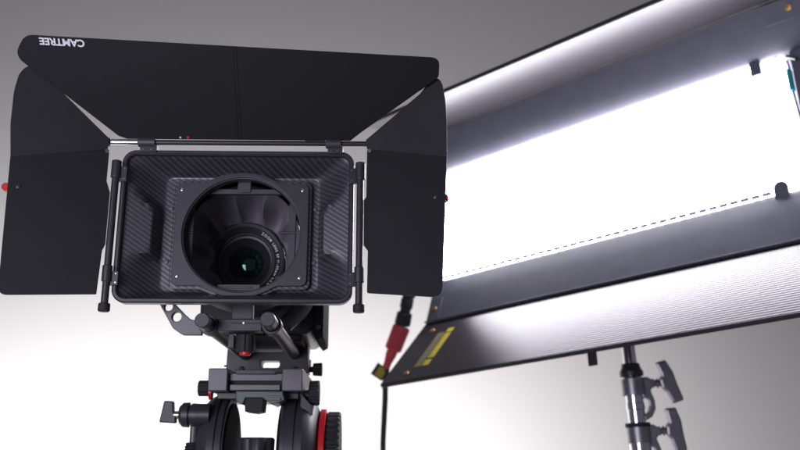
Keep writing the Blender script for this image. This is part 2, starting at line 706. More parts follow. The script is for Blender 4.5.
    x0, y0 = min(xs), min(ys)
    for v in lt.vertices:
        cx, cy = (v.co.x - x0) * sx, (v.co.y - y0) * sy
        x = -0.1315 - cx
        v.co = (x, 0.0927 - (x + 0.1315) * 0.045 - cy, 0.0011 + v.co.z)
    obj('logo_lettering', lt, 'white', tf, smooth=0, label='white capital lettering upside down on the flag')
    obj('indicator_dot', MB().lathe([(0, 0.0014), (0.0005, 0.0012)], (-0.0475, 0.0022, 0.0009), (0, 0, 1), 16), 'red', tf, label='red dot')
    obj('indicator_dot', MB().lathe([(0, 0.0010), (0.0005, 0.0008)], (-0.0545, 0.0020, 0.0009), (0, 0, 1), 16), 'white', tf, label='white dot')

    # --- top hinge bar with its brackets
    hb = obj('top_hinge_bar', MB().cyl((-0.122, -0.006, 0.0795), (0.1235, -0.006, 0.0800), 0.0024, 20).cyl((-0.1245, -0.006, 0.0795), (-0.1195, -0.006, 0.0795), 0.0040, 20, 0.0005), 'anod', T)
    obj('tube', MB().cyl((-0.119, -0.0062, 0.0796), (-0.094, -0.0062, 0.0796), 0.0027, 20), 'chrome', hb)
    for x0, x1 in ((-0.0935, -0.077), (0.081, 0.096)):
        br = MB().cyl((x0, -0.006, 0.0797), (x1, -0.006, 0.0797), 0.0047, 20, 0.0006)
        br.boxr(x0 + 0.002, x1 + 0.001, -0.007, 0.003, 0.0702, 0.0775)
        o = obj('hinge_bracket', br, 'plate', T, bevel=0.0004)
        for xx in (x0 + 0.005, x1 - 0.004):
            obj('screw', MB().lathe([(0, 0.0011), (0.0006, 0.0009)], (xx, -0.007, 0.0722), (0, -1, 0), 12), 'steel', o)
    obj('hinge_strap', MB().boxr(0.0615, 0.080, -0.0065, -0.0055, 0.0822, 0.0830), 'steel', T)
    # --- side hinge rods
    for sgn, xr in ((-1, -0.1113), (1, 0.1138)):
        rod = obj('side_hinge_rod', MB().cyl((xr, -0.008, 0.0600), (xr, -0.008, -0.0735), 0.0033, 20), 'black', T)
        obj('end_cap', MB().lathe([(0, 0.0045), (0.0008, 0.0052), (0.0065, 0.0052), (0.0075, 0.0044)], (xr, -0.008, -0.0728), (0, 0, -1), 24), 'rubber', rod)
        for zc, ln in ((0.052, 0.017), (-0.046, 0.015)):
            br = MB().cyl((xr, -0.008, zc - ln / 2), (xr, -0.008, zc + ln / 2), 0.0045, 20, 0.0006)
            xa, xb = sorted((xr - sgn * 0.002, xr - sgn * 0.0100))
            br.boxr(xa, xb, -0.0078, -0.0045, zc - ln / 2 - 0.003, zc + ln / 2 - 0.005)
            o = obj('hinge_bracket', br, 'black', T, bevel=0.0004)
            for zz in (zc - ln / 2 - 0.0005, zc + ln / 2 - 0.0075):
                obj('screw', MB().lathe([(0, 0.0010), (0.0006, 0.0008)], (xr - sgn * 0.0078, -0.0078, zz), (0, -1, 0), 12), 'steel', o)
    # --- side flags
    for sgn, H, pts, rr in (
        (-1, (-0.116, -0.008, 0), [(0.0030, 0.0712), (0.0030, 0.0405), (-0.0008, 0.0300), (-0.0008, -0.0190), (0.0015, -0.0250), (0.0030, -0.0650), (0.0840, -0.0690), (0.0872, 0.0572)],
         [0.002, 0.001, 0.002, 0.002, 0.001, 0.001, 0.008, 0.001]),
        (1, (0.118, -0.008, 0), [(0.0020, 0.0738), (0.0016, 0.0270), (-0.0006, 0.0240), (-0.0004, -0.0185), (0.0036, -0.0240), (0.0032, -0.0628), (0.0708, -0.0690), (0.0770, 0.0614)],
         [0.002, 0.001, 0.001, 0.001, 0.001, 0.002, 0.010, 0.001])):
        a = R(12)
        dd = Vector((sgn * math.cos(a), -math.sin(a), 0))
        if sgn > 0:
            mt = frame(H, dd, (0, 0, 1))
            p2 = pts
        else:
            mt = frame(H, -dd, (0, 0, 1))
            p2 = [(-x, z) for x, z in pts]
        sf = obj('side_flag', plate(rpoly(p2, rr), [], 0.0018, 0.0004), 'flag', T, matrix=mt)
        kx = (-0.0775, 0.0295) if sgn < 0 else (0.066, 0.0235)
        obj('screw', MB().lathe([(0, 0.0022), (0.0006, 0.0020), (0.001, 0.0012)], (kx[0], kx[1], 0.0009), (0, 0, 1), 16), 'black', sf)
        ex = -0.0885 if sgn < 0 else 0.0738
        obj('lock_knob', MB().lathe([(0, 0.0030), (0.0006, 0.0036), (0.006, 0.0036), (0.0066, 0.003)], (ex, kx[1], -0.0080), (0, 0, 1), 20), 'red', sf)
        obj('pivot_pin', MB().cyl((0.0005 * sgn + (-0.0042 if sgn < 0 else 0.0042), 0.0690 if sgn < 0 else 0.0715, 0.0009), ((-0.0042 if sgn < 0 else 0.0042) + 0.0005 * sgn, 0.0690 if sgn < 0 else 0.0715, 0.0022), 0.0018, 14), 'steel', sf)
    # --- folding corner wings between the side flags and the top flag
    for A, B, Cc, nn, pts in (
        ((-0.1999, -0.0258, 0.0571), (-0.1203, -0.0089, 0.0716), (-0.1872, -0.0454, 0.1393), (0.2461, -0.9336, -0.2604),
         [(-0.1203, -0.0097, 0.0710), (-0.1186, -0.0109, 0.0805), (-0.1724, -0.0390, 0.1305), (-0.1840, -0.0447, 0.1385), (-0.1895, -0.0451, 0.1360), (-0.1945, -0.0448, 0.1295), (-0.1985, -0.0415, 0.1140), (-0.2013, -0.0340, 0.0860), (-0.2010, -0.0266, 0.0560)]),
        ((0.1924, -0.0238, 0.0614), (0.1197, -0.0084, 0.0741), (0.1838, -0.0410, 0.1340), (-0.2430, -0.9372, -0.2504),
         [(0.1197, -0.0091, 0.0735), (0.1187, -0.0102, 0.0822), (0.1685, -0.0333, 0.1195), (0.1800, -0.0400, 0.1330), (0.1860, -0.0413, 0.1310), (0.1890, -0.0401, 0.1255), (0.1915, -0.0370, 0.1120), (0.1930, -0.0315, 0.0900), (0.1932, -0.0248, 0.0605)])):
        nn = Vector(nn)
        A = Vector(A)
        P3 = []
        for p in pts:
            p = Vector(p)
            P3.append(p - nn * (p - A).dot(nn))
        mt = frame(A, (Vector(B) - A) * (1 if A.x < 0 else -1), Vector(Cc) - A)
        inv = mt.inverted()
        p2 = [tuple((inv @ p).xy) for p in P3]
        n = len(p2)
        obj('corner_wing', plate(rpoly(p2, [0.001] * 2 + [0.001] + [0.05] * (n - 4) + [0.001]), [], 0.0014, 0.0003), 'flag', T, matrix=mt)


build_matte_box()


# ================================================================== cinema camera with lens
def build_camera():
    T = thing('video_camera', 'dark camera body with wide lens behind the matte box', 'camera', RIG, (0, 0.27, -0.07))
    mb = MB()
    mb.prism(rp3([(-0.070, -0.062), (-0.060, -0.070), (0.052, -0.070), (0.064, -0.058), (0.066, 0.040), (0.050, 0.052), (-0.060, 0.052), (-0.072, 0.040)], 0.205), (0, 0.15, 0))
    body = obj('camera_body', mb, 'black', T, bevel=0.003)
    # sloping side grip and panel under it
    mb = MB().prism([(0.058, 0.195, -0.020), (0.058, 0.195, -0.071), (0.064, 0.195, -0.078), (0.070, 0.195, -0.074), (0.070, 0.195, -0.014)], (0, 0.11, 0))
    obj('side_panel', mb, 'matte', T, bevel=0.0015)
    obj('panel_screw', MB().lathe([(0, 0.003), (0.001, 0.0025)], (0.0645, 0.195, -0.064), (0, -1, 0), 16), 'black', T)
    obj('bottom_plate', MB().boxr(-0.045, 0.045, 0.21, 0.34, -0.078, -0.0705), 'rubber', T, bevel=0.001)
    obj('grip_bar', MB().sweep([(0.030, 0.165, -0.066), (0.045, 0.175, -0.050), (0.055, 0.185, -0.030)], 0.009, 16), 'black', T)
    # lens
    o = (-0.0085, 0.0, -0.0060)
    mb = MB()
    mb.lathe([(0.1165, 0.0345), (0.1150, 0.0372), (0.1160, 0.0385), (0.135, 0.0385), (0.136, 0.0400), (0.160, 0.0400), (0.161, 0.0420), (0.206, 0.0420)], o, (0, 1, 0), 72, cap=False)
    wide = Matrix.Translation(o) @ Matrix.Diagonal((1.08, 1.0, 1.08, 1.0)) @ Matrix.Translation([-q for q in o])
    lens = obj('lens_barrel', mb, 'black', T, matrix=wide)
    obj('focus_ring', MB().lathe([(0.139, 0.0405), (0.139, 0.0430), (0.157, 0.0430), (0.157, 0.0405)], o, (0, 1, 0), 120, mod=lambda i: 1.0 if i % 4 < 2 else 0.982, cap=False), 'rubber', lens)
    mb = MB()
    mb.lathe([(0.1165, 0.0346), (0.1205, 0.0292), (0.1200, 0.0285), (0.1200, 0.0270), (0.1215, 0.0262), (0.1222, 0.0240), (0.1215, 0.0232), (0.1235, 0.0215), (0.1255, 0.0185), (0.1285, 0.0165)], o, (0, 1, 0), 96, cap=False)
    obj('name_ring', mb, 'anod', lens)
    obj('bright_ring', MB().lathe([(0.1207, 0.0273), (0.1200, 0.0278), (0.1198, 0.0283), (0.1206, 0.0286)], o, (0, 1, 0), 96, cap=False), 'plate', lens)
    mb = MB()
    pr = [(0.1285 - 0.0052 * (1 - (q / 10) ** 2), 0.0166 * q / 10) for q in range(10, 0, -1)]
    mb.lathe([(0.130, 0.0166)] + pr, o, (0, 1, 0), 64)
    gl = obj('front_element', mb, 'glass', lens, smooth=80)
    # lettering round the name ring
    txt = 'ZOOM LENS EF 16-35mm 1:2.8'
    verts, faces = [], []
    cone_n = Vector((0, -0.0054, 0)).normalized()
    ang = R(62)
    for ch in txt:
        adv = 4.3
        if ch == ' ':
            ang -= R(3.2)
            continue
        me = letters(ch, 0.0034, 0.00005, 0.00010)
        if len(me.vertices) == 0:
            continue
        xs = [v.co.x for v in me.vertices]
        wd = max(xs) - min(xs)
        x0 = min(xs)
        base = len(verts)
        a = ang - (wd / 2) / 0.0318
        for v in me.vertices:
            u_, v_ = v.co.x - x0 - wd / 2, v.co.y
            r = 0.0308 + v_
            aa = a - u_ / 0.0318
            yy = 0.1205 - (r - 0.0292) * (0.0040 / 0.0054) - 0.00025 - v.co.z
            verts.append((o[0] + r * math.cos(aa), yy, o[2] + r * math.sin(aa)))
        faces += [tuple(i + base for i in p.vertices) for p in me.polygons]
        bpy.data.meshes.remove(me)
        ang -= wd / 0.0318 + R(1.4)
    obj('ring_lettering', MB().add(verts, faces), 'lensprint', lens, smooth=0, label='small white lettering round the lens rim')


def rp3(pts, y):
    return [(x, y, z) for x, z in pts]


build_camera()


# ================================================================== rod rig
def build_rods():
    T = thing('rod_support_rig', 'black twin rod support rig under the camera', 'camera rig', RIG, (0, 0.25, -0.12))
    for xr, zr in ((-0.0262, -0.0862), (0.0322, -0.0850)):
        rod = obj('rod', MB().cyl((xr, 0.003, zr), (xr, 0.33, zr), 0.0068, 32, 0.0004), 'anod', T)
        obj('rod_end', MB().lathe([(0.0, 0.0060), (0.0006, 0.0066), (0.003, 0.0070), (0.009, 0.0070), (0.0095, 0.0067)], (xr, 0.0, zr), (0, 1, 0), 32), 'plate', rod, smooth=20)
    # cross bracket that carries the matte box
    xl, xr, z = -0.0262, 0.0322, -0.0856
    mb = MB()
    for x in (xl, xr):
        mb.lathe([(0.030, 0.0070), (0.030, 0.0092), (0.046, 0.0092), (0.046, 0.0070)], (x, 0, z), (0, 1, 0), 32, cap=False)
    mb.boxr(xl + 0.009, xr - 0.009, 0.030, 0.046, z - 0.0060, z + 0.0050)
    cb = obj('cross_bracket', mb, 'black', T, bevel=0.0006)
    obj('slot_line', MB().boxr(xl + 0.022, xr - 0.009, 0.0296, 0.0305, z + 0.0008, z + 0.0016), 'rubber', cb)
    obj('pin', MB().cyl((0.0065, 0.0288, z + 0.0012), (0.0065, 0.031, z + 0.0012), 0.0010, 12), 'steel', cb)
    obj('riser', MB().boxr(-0.006, 0.014, 0.034, 0.044, z + 0.0052, -0.062), 'black', cb, bevel=0.001)
    # clamp knob hanging under the bracket
    kn = obj('clamp_knob', MB().lathe([(0, 0.006), (0.002, 0.0095), (0.016, 0.0095), (0.018, 0.0085)], (0.006, 0.052, z - 0.0052), (0, 0, -1), 48, mod=lambda i: 1 if i % 6 < 4 else 0.86), 'rubber', T)
    obj('red_ring', MB().lathe([(0.018, 0.0052), (0.0205, 0.0052), (0.0212, 0.0040)], (0.006, 0.052, z - 0.0052), (0, 0, -1), 32), 'red', kn)
    obj('knob_stem', MB().boxr(-0.010, -0.004, 0.046, 0.060, z - 0.020, z - 0.006), 'black', T, bevel=0.0008)
    # perforated side arm
    me = plate(rpoly([(-0.0750, -0.0640), (-0.0610, -0.0640), (-0.0505, -0.0745), (-0.0440, -0.0800), (-0.0330, -0.0815), (-0.0330, -0.0945), (-0.0510, -0.0945), (-0.0600, -0.0885)],
                     [0.002, 0.003, 0.008, 0.008, 0.001, 0.001, 0.008, 0.008]),
               [circle(-0.0655, -0.0680, 0.0040, 28), circle(-0.0572, -0.0775, 0.0045, 28)], 0.007, 0.0008)
    obj('perforated_arm', at_xform(me, XZ(0.040)), 'grey', T)
    # rod clamp block with open slot
    me = plate(rpoly([(-0.048, -0.074), (-0.040, -0.070), (-0.040, -0.078), (-0.017, -0.0785), (-0.017, -0.083), (0.018, -0.083), (0.018, -0.078), (0.040, -0.078), (0.041, -0.070), (0.047, -0.073), (0.049, -0.108), (-0.049, -0.108)], 0.0015),
               [rpoly([(-0.0085, -0.0925), (0.0145, -0.0925), (0.0145, -0.1015), (-0.0085, -0.1015)], 0.0040)], 0.030, 0.0008)
    rc = obj('rod_clamp', at_xform(me, XZ(0.285)), 'black', T)
    for x in (-0.030, 0.0335):
        obj('clamp_screw', MB().lathe([(0, 0.003), (0.002, 0.003), (0.0026, 0.002)], (x, 0.2700, -0.103), (0, -1, 0), 16), 'anod', rc)
    obj('side_screw', MB().cyl((-0.0535, 0.285, -0.100), (-0.048, 0.285, -0.100), 0.003, 16), 'steel', rc)
    sk = obj('thumb_screw', MB().lathe([(0, 0.0035), (0.004, 0.0035), (0.0045, 0.0075), (0.015, 0.0080), (0.0155, 0.007)], (0.049, 0.285, -0.102), (1, 0, 0), 40, mod=lambda i: 1 if i % 5 < 3 else 0.88), 'rubber', T)
    obj('washer', MB().lathe([(0, 0.0055), (0.0015, 0.0055)], (0.0492, 0.285, -0.096), (1, 0, 0), 24), 'steel', sk)
    # dovetail block with raised jaws
    bl = MB().boxr(-0.0530, -0.0320, 0.185, 0.33, -0.1345, -0.1105)
    bl.boxr(0.0270, 0.0495, 0.185, 0.33, -0.1345, -0.1105)
    for i, (x0, x1) in enumerate(((-0.0530, -0.0320), (0.0270, 0.0495))):
        obj('jaw', MB().boxr(x0, x1, 0.185, 0.33, -0.1350, -0.1105), 'grey', T, bevel=0.0012)
    dv = obj('dovetail_plate', MB().boxr(-0.0320, 0.0270, 0.195, 0.33, -0.1235, -0.1150).boxr(-0.0300, 0.0250, 0.190, 0.32, -0.1340, -0.1275), 'grey', T, bevel=0.0008)
    obj('slide_bar', MB().boxr(-0.0240, 0.0190, 0.1885, 0.20, -0.1165, -0.1120), 'black', dv, bevel=0.0006)
    obj('insert', MB().boxr(-0.0315, 0.0265, 0.20, 0.325, -0.1277, -0.1233), 'rubber', dv)


build_rods()


# ================================================================== tripod with fluid head
def build_tripod():
    T = thing('camera_tripod', 'black tripod with twin drum fluid head and red rings', 'tripod', RIG, (0, 0.23, -1.4053))
    cy, cz = 0.245, -0.2040
    # quick release seat and levers under the dovetail
    obj('release_seat', MB().boxr(-0.046, 0.044, 0.205, 0.31, -0.1425, -0.1352), 'black', T, bevel=0.001)
    lv = MB().prism(rp3([(-0.022, -0.1352), (0.029, -0.1352), (0.031, -0.1450), (0.018, -0.1500), (0.007, -0.1425), (-0.011, -0.1425), (-0.014, -0.1500), (-0.021, -0.1460)], 0.181), (0, 0.05, 0))
    L_ = obj('release_lever', lv, 'green', T, bevel=0.0010)
    obj('lever_ridge', MB().boxr(0.012, 0.029, 0.1785, 0.1815, -0.1400, -0.1375), 'grey', L_, bevel=0.0004)
    obj('lever_ridge', MB().boxr(0.014, 0.027, 0.1785, 0.1815, -0.1450, -0.1425), 'grey', L_, bevel=0.0004)
    obj('locking_pad', MB().prism(rp3([(-0.0125, -0.1424), (0.0085, -0.1424), (0.0075, -0.1570), (-0.0005, -0.1585), (-0.0115, -0.1570)], 0.184), (0, 0.03, 0)), 'rubber', T, bevel=0.001)
    # drums
    for sgn in (-1, 1):
        i0 = 0.0085 if sgn < 0 else 0.0
        prof = [(0.0245 + i0, 0.050), (0.0250 + i0, 0.0600), (0.0268 + i0 * 0.8, 0.0645), (0.0310 + i0 * 0.5, 0.0650), (0.0315 + i0 * 0.5, 0.0672), (0.0410, 0.0675), (0.0413, 0.0655), (0.0428, 0.0655), (0.0432, 0.0680), (0.0500, 0.0682), (0.0560, 0.0655), (0.0620, 0.0590), (0.0660, 0.0500), (0.0680, 0.038)]
        dr = obj('drum', MB().lathe(prof, (0, cy, cz), (sgn, 0, 0), 96), 'plate', T, smooth=25)
        obj('drum_rim', MB().lathe([(0.0225 + i0, 0.0460), (0.0228 + i0, 0.0585), (0.0240 + i0, 0.0590), (0.0250 + i0, 0.0580)], (0, cy, cz), (sgn, 0, 0), 96), 'matte', dr)
        obj('side_shell', MB().boxr(*sorted((sgn * 0.026, sgn * 0.055)), 0.205, 0.290, -0.300, cz), 'black', T, bevel=0.006)
    # right: red scale ring and knurled drag wheel
    obj('scale_ring', MB().lathe([(0.0665, 0.0505), (0.0675, 0.0530), (0.0730, 0.0530), (0.0738, 0.0500)], (0, cy, cz), (1, 0, 0), 96), 'red', T, label='red scale ring on the drum')
    obj('drag_wheel', MB().lathe([(0.0738, 0.042), (0.0745, 0.0485), (0.0760, 0.0500), (0.0880, 0.0500), (0.0895, 0.0485), (0.0895, 0.030)], (0, cy, cz), (1, 0, 0), 180, mod=lambda i: 1.0 if i % 5 < 3 else 0.955), 'rubber', T)
    kn = obj('balance_knob', MB().lathe([(0, 0.008), (0.001, 0.0135), (0.011, 0.0140), (0.012, 0.0130)], (0.0545, 0.215, -0.1350), (1, 0, 0), 90, mod=lambda i: 1 if i % 5 < 3 else 0.94), 'rubber', T)
    obj('knob_stem', MB().cyl((0.044, 0.215, -0.1375), (0.0555, 0.215, -0.1375), 0.006, 20), 'black', kn)
    obj('bracket', MB().prism([(0.047, 0.200, -0.1360), (0.060, 0.200, -0.1500), (0.060, 0.200, -0.1600), (0.054, 0.200, -0.1620), (0.046, 0.200, -0.1500)], (0, 0.04, 0)), 'black', T, bevel=0.001)
    # left: knurled knob with a red collar, wing handle on its clutch
    kn = obj('lock_knob', MB().lathe([(-0.006, 0.005), (0, 0.0065), (0.001, 0.0088), (0.011, 0.0088), (0.012, 0.0078)], (-0.0565, 0.215, -0.1300), (-1, 0, 0), 60, mod=lambda i: 1 if i % 5 < 3 else 0.93), 'rubber', T)
    obj('red_collar', MB().lathe([(0, 0.0085), (0.0030, 0.0085)], (-0.0532, 0.215, -0.1342), (-1, 0, 0), 30), 'red', kn)
    hx, hy, hz = -0.0620, 0.195, -0.1600
    cl = obj('clutch', MB().lathe([(-0.012, 0.0120), (0, 0.0120), (0.006, 0.0125), (0.008, 0.0122), (0.0085, 0.0105), (0.0105, 0.0105), (0.0110, 0.0135), (0.0175, 0.0130), (0.0210, 0.0095)], (hx, hy, hz), (-1, 0, 0), 40), 'black', T)
    obj('shaft', MB().cyl((hx - 0.019, hy, hz), (hx - 0.027, hy, hz), 0.0042, 20), 'steel', cl)
    wh = MB().prism([(hx - 0.0245, hy - 0.004, hz - 0.0090), (hx - 0.0245, hy - 0.004, hz - 0.0020), (hx - 0.0275, hy - 0.004, hz + 0.0035), (hx - 0.0285, hy - 0.004, hz + 0.0145), (hx - 0.0385, hy - 0.004, hz + 0.0150), (hx - 0.0425, hy - 0.004, hz - 0.0080)], (0, 0.009, 0))
    obj('wing_handle', wh, 'plate', T, bevel=0.0014)
    obj('drop_link', MB().cyl((hx - 0.006, hy + 0.004, hz - 0.008), (hx - 0.006, hy + 0.004, hz - 0.031), 0.0040, 20), 'grey', T)
    obj('ribbed_knob', MB().lathe([(0, 0.0060), (0.0010, 0.0075), (0.0030, 0.0068), (0.0045, 0.0082), (0.0065, 0.0074), (0.008, 0.0090), (0.030, 0.0092), (0.032, 0.008)], (hx - 0.0065, hy + 0.004, hz - 0.029), (0, 0, -1), 30), 'rubber', T)
    # middle counterbalance knob and the head base
    obj('centre_knob', MB().lathe([(0, 0.012), (0.002, 0.0205), (0.022, 0.0210), (0.024, 0.0195)], (0.0005, 0.190, -0.2080), (0, 0, 1), 64, mod=lambda i: 1.0 - 0.10 * (0.5 + 0.5 * math.cos(i / 64 * 2 * PI * 8)) ** 3), 'black', T, bevel=0.0008)
    obj('head_base', MB().lathe([(0, 0.060), (0.020, 0.066), (0.060, 0.058), (0.085, 0.050), (0.10, 0.045)], (0, cy, -0.400), (0, 0, 1), 64).boxr(-0.05, 0.05, cy - 0.04, cy + 0.04, -0.302, -0.29), 'black', T)
    obj('bowl', MB().lathe([(0, 0.030), (0.03, 0.055), (0.05, 0.060)], (0, cy, -0.4502), (0, 0, 1), 48), 'grey', T)
    for k in range(3):
        a = R(90 + 120 * k)
        p0 = Vector((0.045 * math.cos(a), cy + 0.045 * math.sin(a), -0.44))
        p1 = Vector((0.52 * math.cos(a), cy + 0.52 * math.sin(a), -1.40))
        lg = obj('leg', MB().sweep([p0, p0.lerp(p1, 0.5), p0.lerp(p1, 0.5), p1], [0.016, 0.016, 0.012, 0.012], 16), 'black', T)
        obj('foot', MB().lathe([(0, 0.02), (0.01, 0.018), (0.02, 0.01)], (p1.x, p1.y, -1.4052), (0, 0, 1), 20), 'rubber', lg)


build_tripod()

# ================================================================== light panel with barn doors
U = Vector((0.7547, -0.6520, 0.0732))
V_ = Vector((-0.0160, 0.0932, 0.9955))
Nn = Vector((-0.6558, -0.7525, 0.0599))
P0 = Vector((0.3743, 1.4071, 1.6669))
PANEL = frame(P0, U, V_)          # panel x = length, panel y = up, panel z = out of the lamp
AL, AR = -0.402, 0.365            # outer ends
HB, HT, HC = -0.197, 0.188, 0.040  # hinge lines


def build_panel():
    T = thing('studio_light_panel', 'long lit white studio light panel with black barn doors', 'studio light', PANEL, (0, -0.197, -0.05))
    # body
    mb = MB()
    mb.prism([(AL, -0.130, -0.012), (AL, 0.130, -0.012), (AL, 0.115, -0.075), (AL, -0.115, -0.075)], (AR - AL, 0, 0))
    obj('housing', mb, 'house', T, bevel=0.003)
    # emitter
    obj('lit_diffuser', MB().boxr(-0.388, 0.277, -0.107, 0.112, -0.004, 0.0), 'led', T, smooth=0, label='glowing white diffuser')
    obj('end_emitter', MB().boxr(0.2790, 0.2890, -0.107, 0.112, -0.004, -0.001), 'led', T, smooth=0, label='glowing strip past the seam at the near end')
    # sloping reflector sides; steep curve beside the diffuser added to mimic its glow
    x0, x1 = AL + 0.002, AR - 0.002
    for nm, b0, b1 in (('upper_slope', 0.1125, HT), ('lower_slope', -0.1075, HB)):
        s = 1 if b1 > 0 else -1
        w_ = abs(b1 - b0)
        lip = [(x0, b0 + s * 0.0025, 0.0030), (x0, b0 + s * 0.008, 0.0065), (x0, b0 + s * 0.040, 0.0215)]
        if s > 0:
            lip = [(x0, b0 + s * 0.006, 0.0090), (x0, b0 + s * 0.013, 0.0150), (x0, b0 + s * 0.024, 0.0210), (x0, b0 + s * 0.040, 0.0275)]
        mb = MB().prism([(x0, b0, 0.0005)] + lip + [(x0, b1, HC), (x0, b1, HC - 0.012), (x0, b0, -0.0115)], (x1 - x0, 0, 0))
        sl = obj(nm, mb, 'house', T, smooth=50)
        # rolled lip on the outer edge
        hl = HC + (0.0078 if s < 0 else 0.0012)
        obj('edge_lip', MB().prism([(x0, b1 - s * 0.0035, HC - 0.0002), (x0, b1 - s * 0.0012, hl), (x0, b1 + s * 0.0008, hl), (x0, b1 + s * 0.0025, HC - 0.010), (x0, b1 - s * 0.001, HC - 0.012)], (x1 - x0, 0, 0)), 'house' if s < 0 else 'black', sl, bevel=0.0006)
        # flange plates with a screw at each end
        for xa, xb in ((x0, x0 + 0.028), (x1 - 0.082, x1)):
            sa = Vector((0, b1 - b0, HC)).normalized()
            na = Vector((0, -sa.z * s, abs(sa.y)))
            c1 = lip[-1][2]
            sa = Vector((0, b1 - b0 - s * 0.040, HC - c1)).normalized()
            na = Vector((0, -sa.z * s, abs(sa.y)))
            pt = [Vector((xa, b0 + s * 0.040, c1)) + na * 0.0006 + sa * 0.001, Vector((xa, b1, HC)) + na * 0.0006 - sa * 0.004]
            fl = obj('end_flange', MB().prism([pt[0], pt[1], pt[1] + na * 0.0012, pt[0] + na * 0.0012], (xb - xa, 0, 0)), 'house', sl, bevel=0.0003)
            for q in (0.5,):
                c = pt[0].lerp(pt[1], q) + na * 0.0012
                c.x = xa + (xb - xa) * 0.5 if xa < 0 else 0.318
                obj('screw', MB().lathe([(0, 0.0050), (0.0014, 0.0045), (0.0016, 0.0024), (0.0004, 0.0020)], c, na, 16), 'brass', sl)
    for xa, xb in ((AL, -0.389), (0.300, AR)):
        mb = MB().prism([(xa, -0.1074, -0.011), (xa, 0.1124, -0.011), (xa, 0.1124, 0.006), (xa, -0.1074, 0.006)], (xb - xa, 0, 0))
        obj('end_wall', mb, 'house', T, bevel=0.001)
    for xa in (AL, AR - 0.002):
        mb = MB().prism([(xa, HB, HC - 0.001), (xa, HB, HC - 0.012), (xa, -0.128, -0.013), (xa, 0.128, -0.013), (xa, HT, HC - 0.012), (xa, HT, HC - 0.001), (xa, 0.1124, 0.0068), (xa, -0.1074, 0.0068)], (0.002, 0, 0))
        obj('end_cap', mb, 'house', T)
    # diffuser retaining clips and the toothed strip along the lower edge
    obj('clip', MB().box((0.2475, 0.1090, 0.0035), (0.0165, 0.034, 0.006)), 'house', T, bevel=0.0012)
    obj('clip', MB().lathe([(0, 0.0105), (0.005, 0.0105), (0.006, 0.0095)], (0.2530, -0.1000, 0.0015), (0, 0, 1), 24).box((0.2530, -0.108, 0.0042), (0.021, 0.018, 0.0054)), 'house', T, bevel=0.0008)
    tm = finish(MB().box((0, 0, 0), (0.0130, 0.0062, 0.0012)).mesh('tooth'), M['tooth'], 0)
    k = 0
    x = -0.380
    while x < 0.235:
        obj('tooth', tm, None, T, matrix=Matrix.Translation((x, -0.1030, 0.0016)))
        x += 0.0165
        k += 1
    # bits of hardware at the near end
    obj('end_wire', MB().sweep([(0.2935, 0.105, 0.004), (0.2975, 0.085, 0.012), (0.2960, 0.045, 0.010), (0.2985, 0.0, 0.008), (0.297, -0.05, 0.006), (0.296, -0.095, 0.004)], 0.0016, 8), 'black', T)
    obj('seam', MB().boxr(0.2772, 0.2788, -0.107, 0.112, -0.004, 0.0016), 'house', T, smooth=0)
    obj('cable_clip', MB().box((0.2960, 0.062, 0.010), (0.0065, 0.036, 0.010)), 'teal', T, bevel=0.001, label='teal clip')
    obj('latch', MB().sweep([(0.290, 0.100, 0.004), (0.300, 0.098, 0.018), (0.312, 0.088, 0.022)], 0.003, 10), 'grey', T)
    # barn doors
    W = 0.185
    for nm, org, d, wd in (('lower_barn_door', (0, HB, HC), Vector((0, -math.cos(R(45)), math.sin(R(45)))), 0.186),
                           ('upper_barn_door', (0, HT, HC), Vector((0, math.cos(R(103)), math.sin(R(103)))), 0.176)):
        mt = frame(org, (1, 0, 0), d)
        inner = 1 if (mt.to_3x3() @ Vector((0, 0, 1))).dot(Vector((0, -org[1], 0.05))) > 0 else -1
        sh = MB().boxr(AL + 0.004, AR - 0.004, 0.004, wd, -0.0008, 0.0008)
        dr = obj(nm, sh, 'door', T, matrix=mt, smooth=0)
        obj('edge_fold', MB().boxr(AL + 0.004, AR - 0.004, wd - 0.001, wd + 0.0015, min(0, inner * -0.006), max(0, inner * -0.006)), 'black', dr, bevel=0.0005)
        obj('hinge', MB().cyl((AL + 0.004, 0.0, -inner * 0.002), (AR - 0.004, 0.0, -inner * 0.002), 0.0032, 16), 'black', dr)
        if nm.startswith('lower'):
            zi = inner * 0.0010
            for i, (a, s) in enumerate(((-0.366, 0.035), (-0.352, 0.165))):
                obj('screw', MB().lathe([(0, 0.0048), (0.0012, 0.0043), (0.0014, 0.0022), (0.0004, 0.002)], (a, s, zi), (0, 0, inner), 16), 'brass', dr)
            # warning label: faded stripe with small print, bright stripe with bars
            zl = sorted((inner * 0.0009, inner * 0.0013))
            zp = sorted((inner * 0.0013, inner * 0.0015))
            lb = obj('warning_label', MB().boxr(-0.3440, -0.3290, 0.050, 0.150, *zl), 'olive', dr, label='faded yellow warning stripe')
            z2 = sorted((inner * 0.0013, inner * 0.0015))
            for s0 in (0.055, 0.068, 0.081, 0.094, 0.107, 0.120, 0.133):
                obj('print_line', MB().boxr(-0.3425, -0.3305 - 0.003 * random.random(), s0, s0 + 0.0065, *z2), 'house', lb)
            for s0, s1 in ((0.040, 0.052), (0.056, 0.128), (0.134, 0.150)):
                wl = obj('warning_label', MB().boxr(-0.3260, -0.3125, s0, s1, *zl), 'yellow', dr, label='bright yellow warning stripe')
                if s1 - s0 > 0.03:
                    for q in range(9):
                        obj('print_line', MB().boxr(-0.3250, -0.3225 + 0.004 * random.random(), s0 + 0.004 + q * 0.0075, s0 + 0.0065 + q * 0.0075, *zp), 'olive', wl)
    obj('hanging_tab', MB().boxr(-0.012, 0.002, -0.3480, -0.3090, 0.146, 0.150), 'plate', T, bevel=0.001)
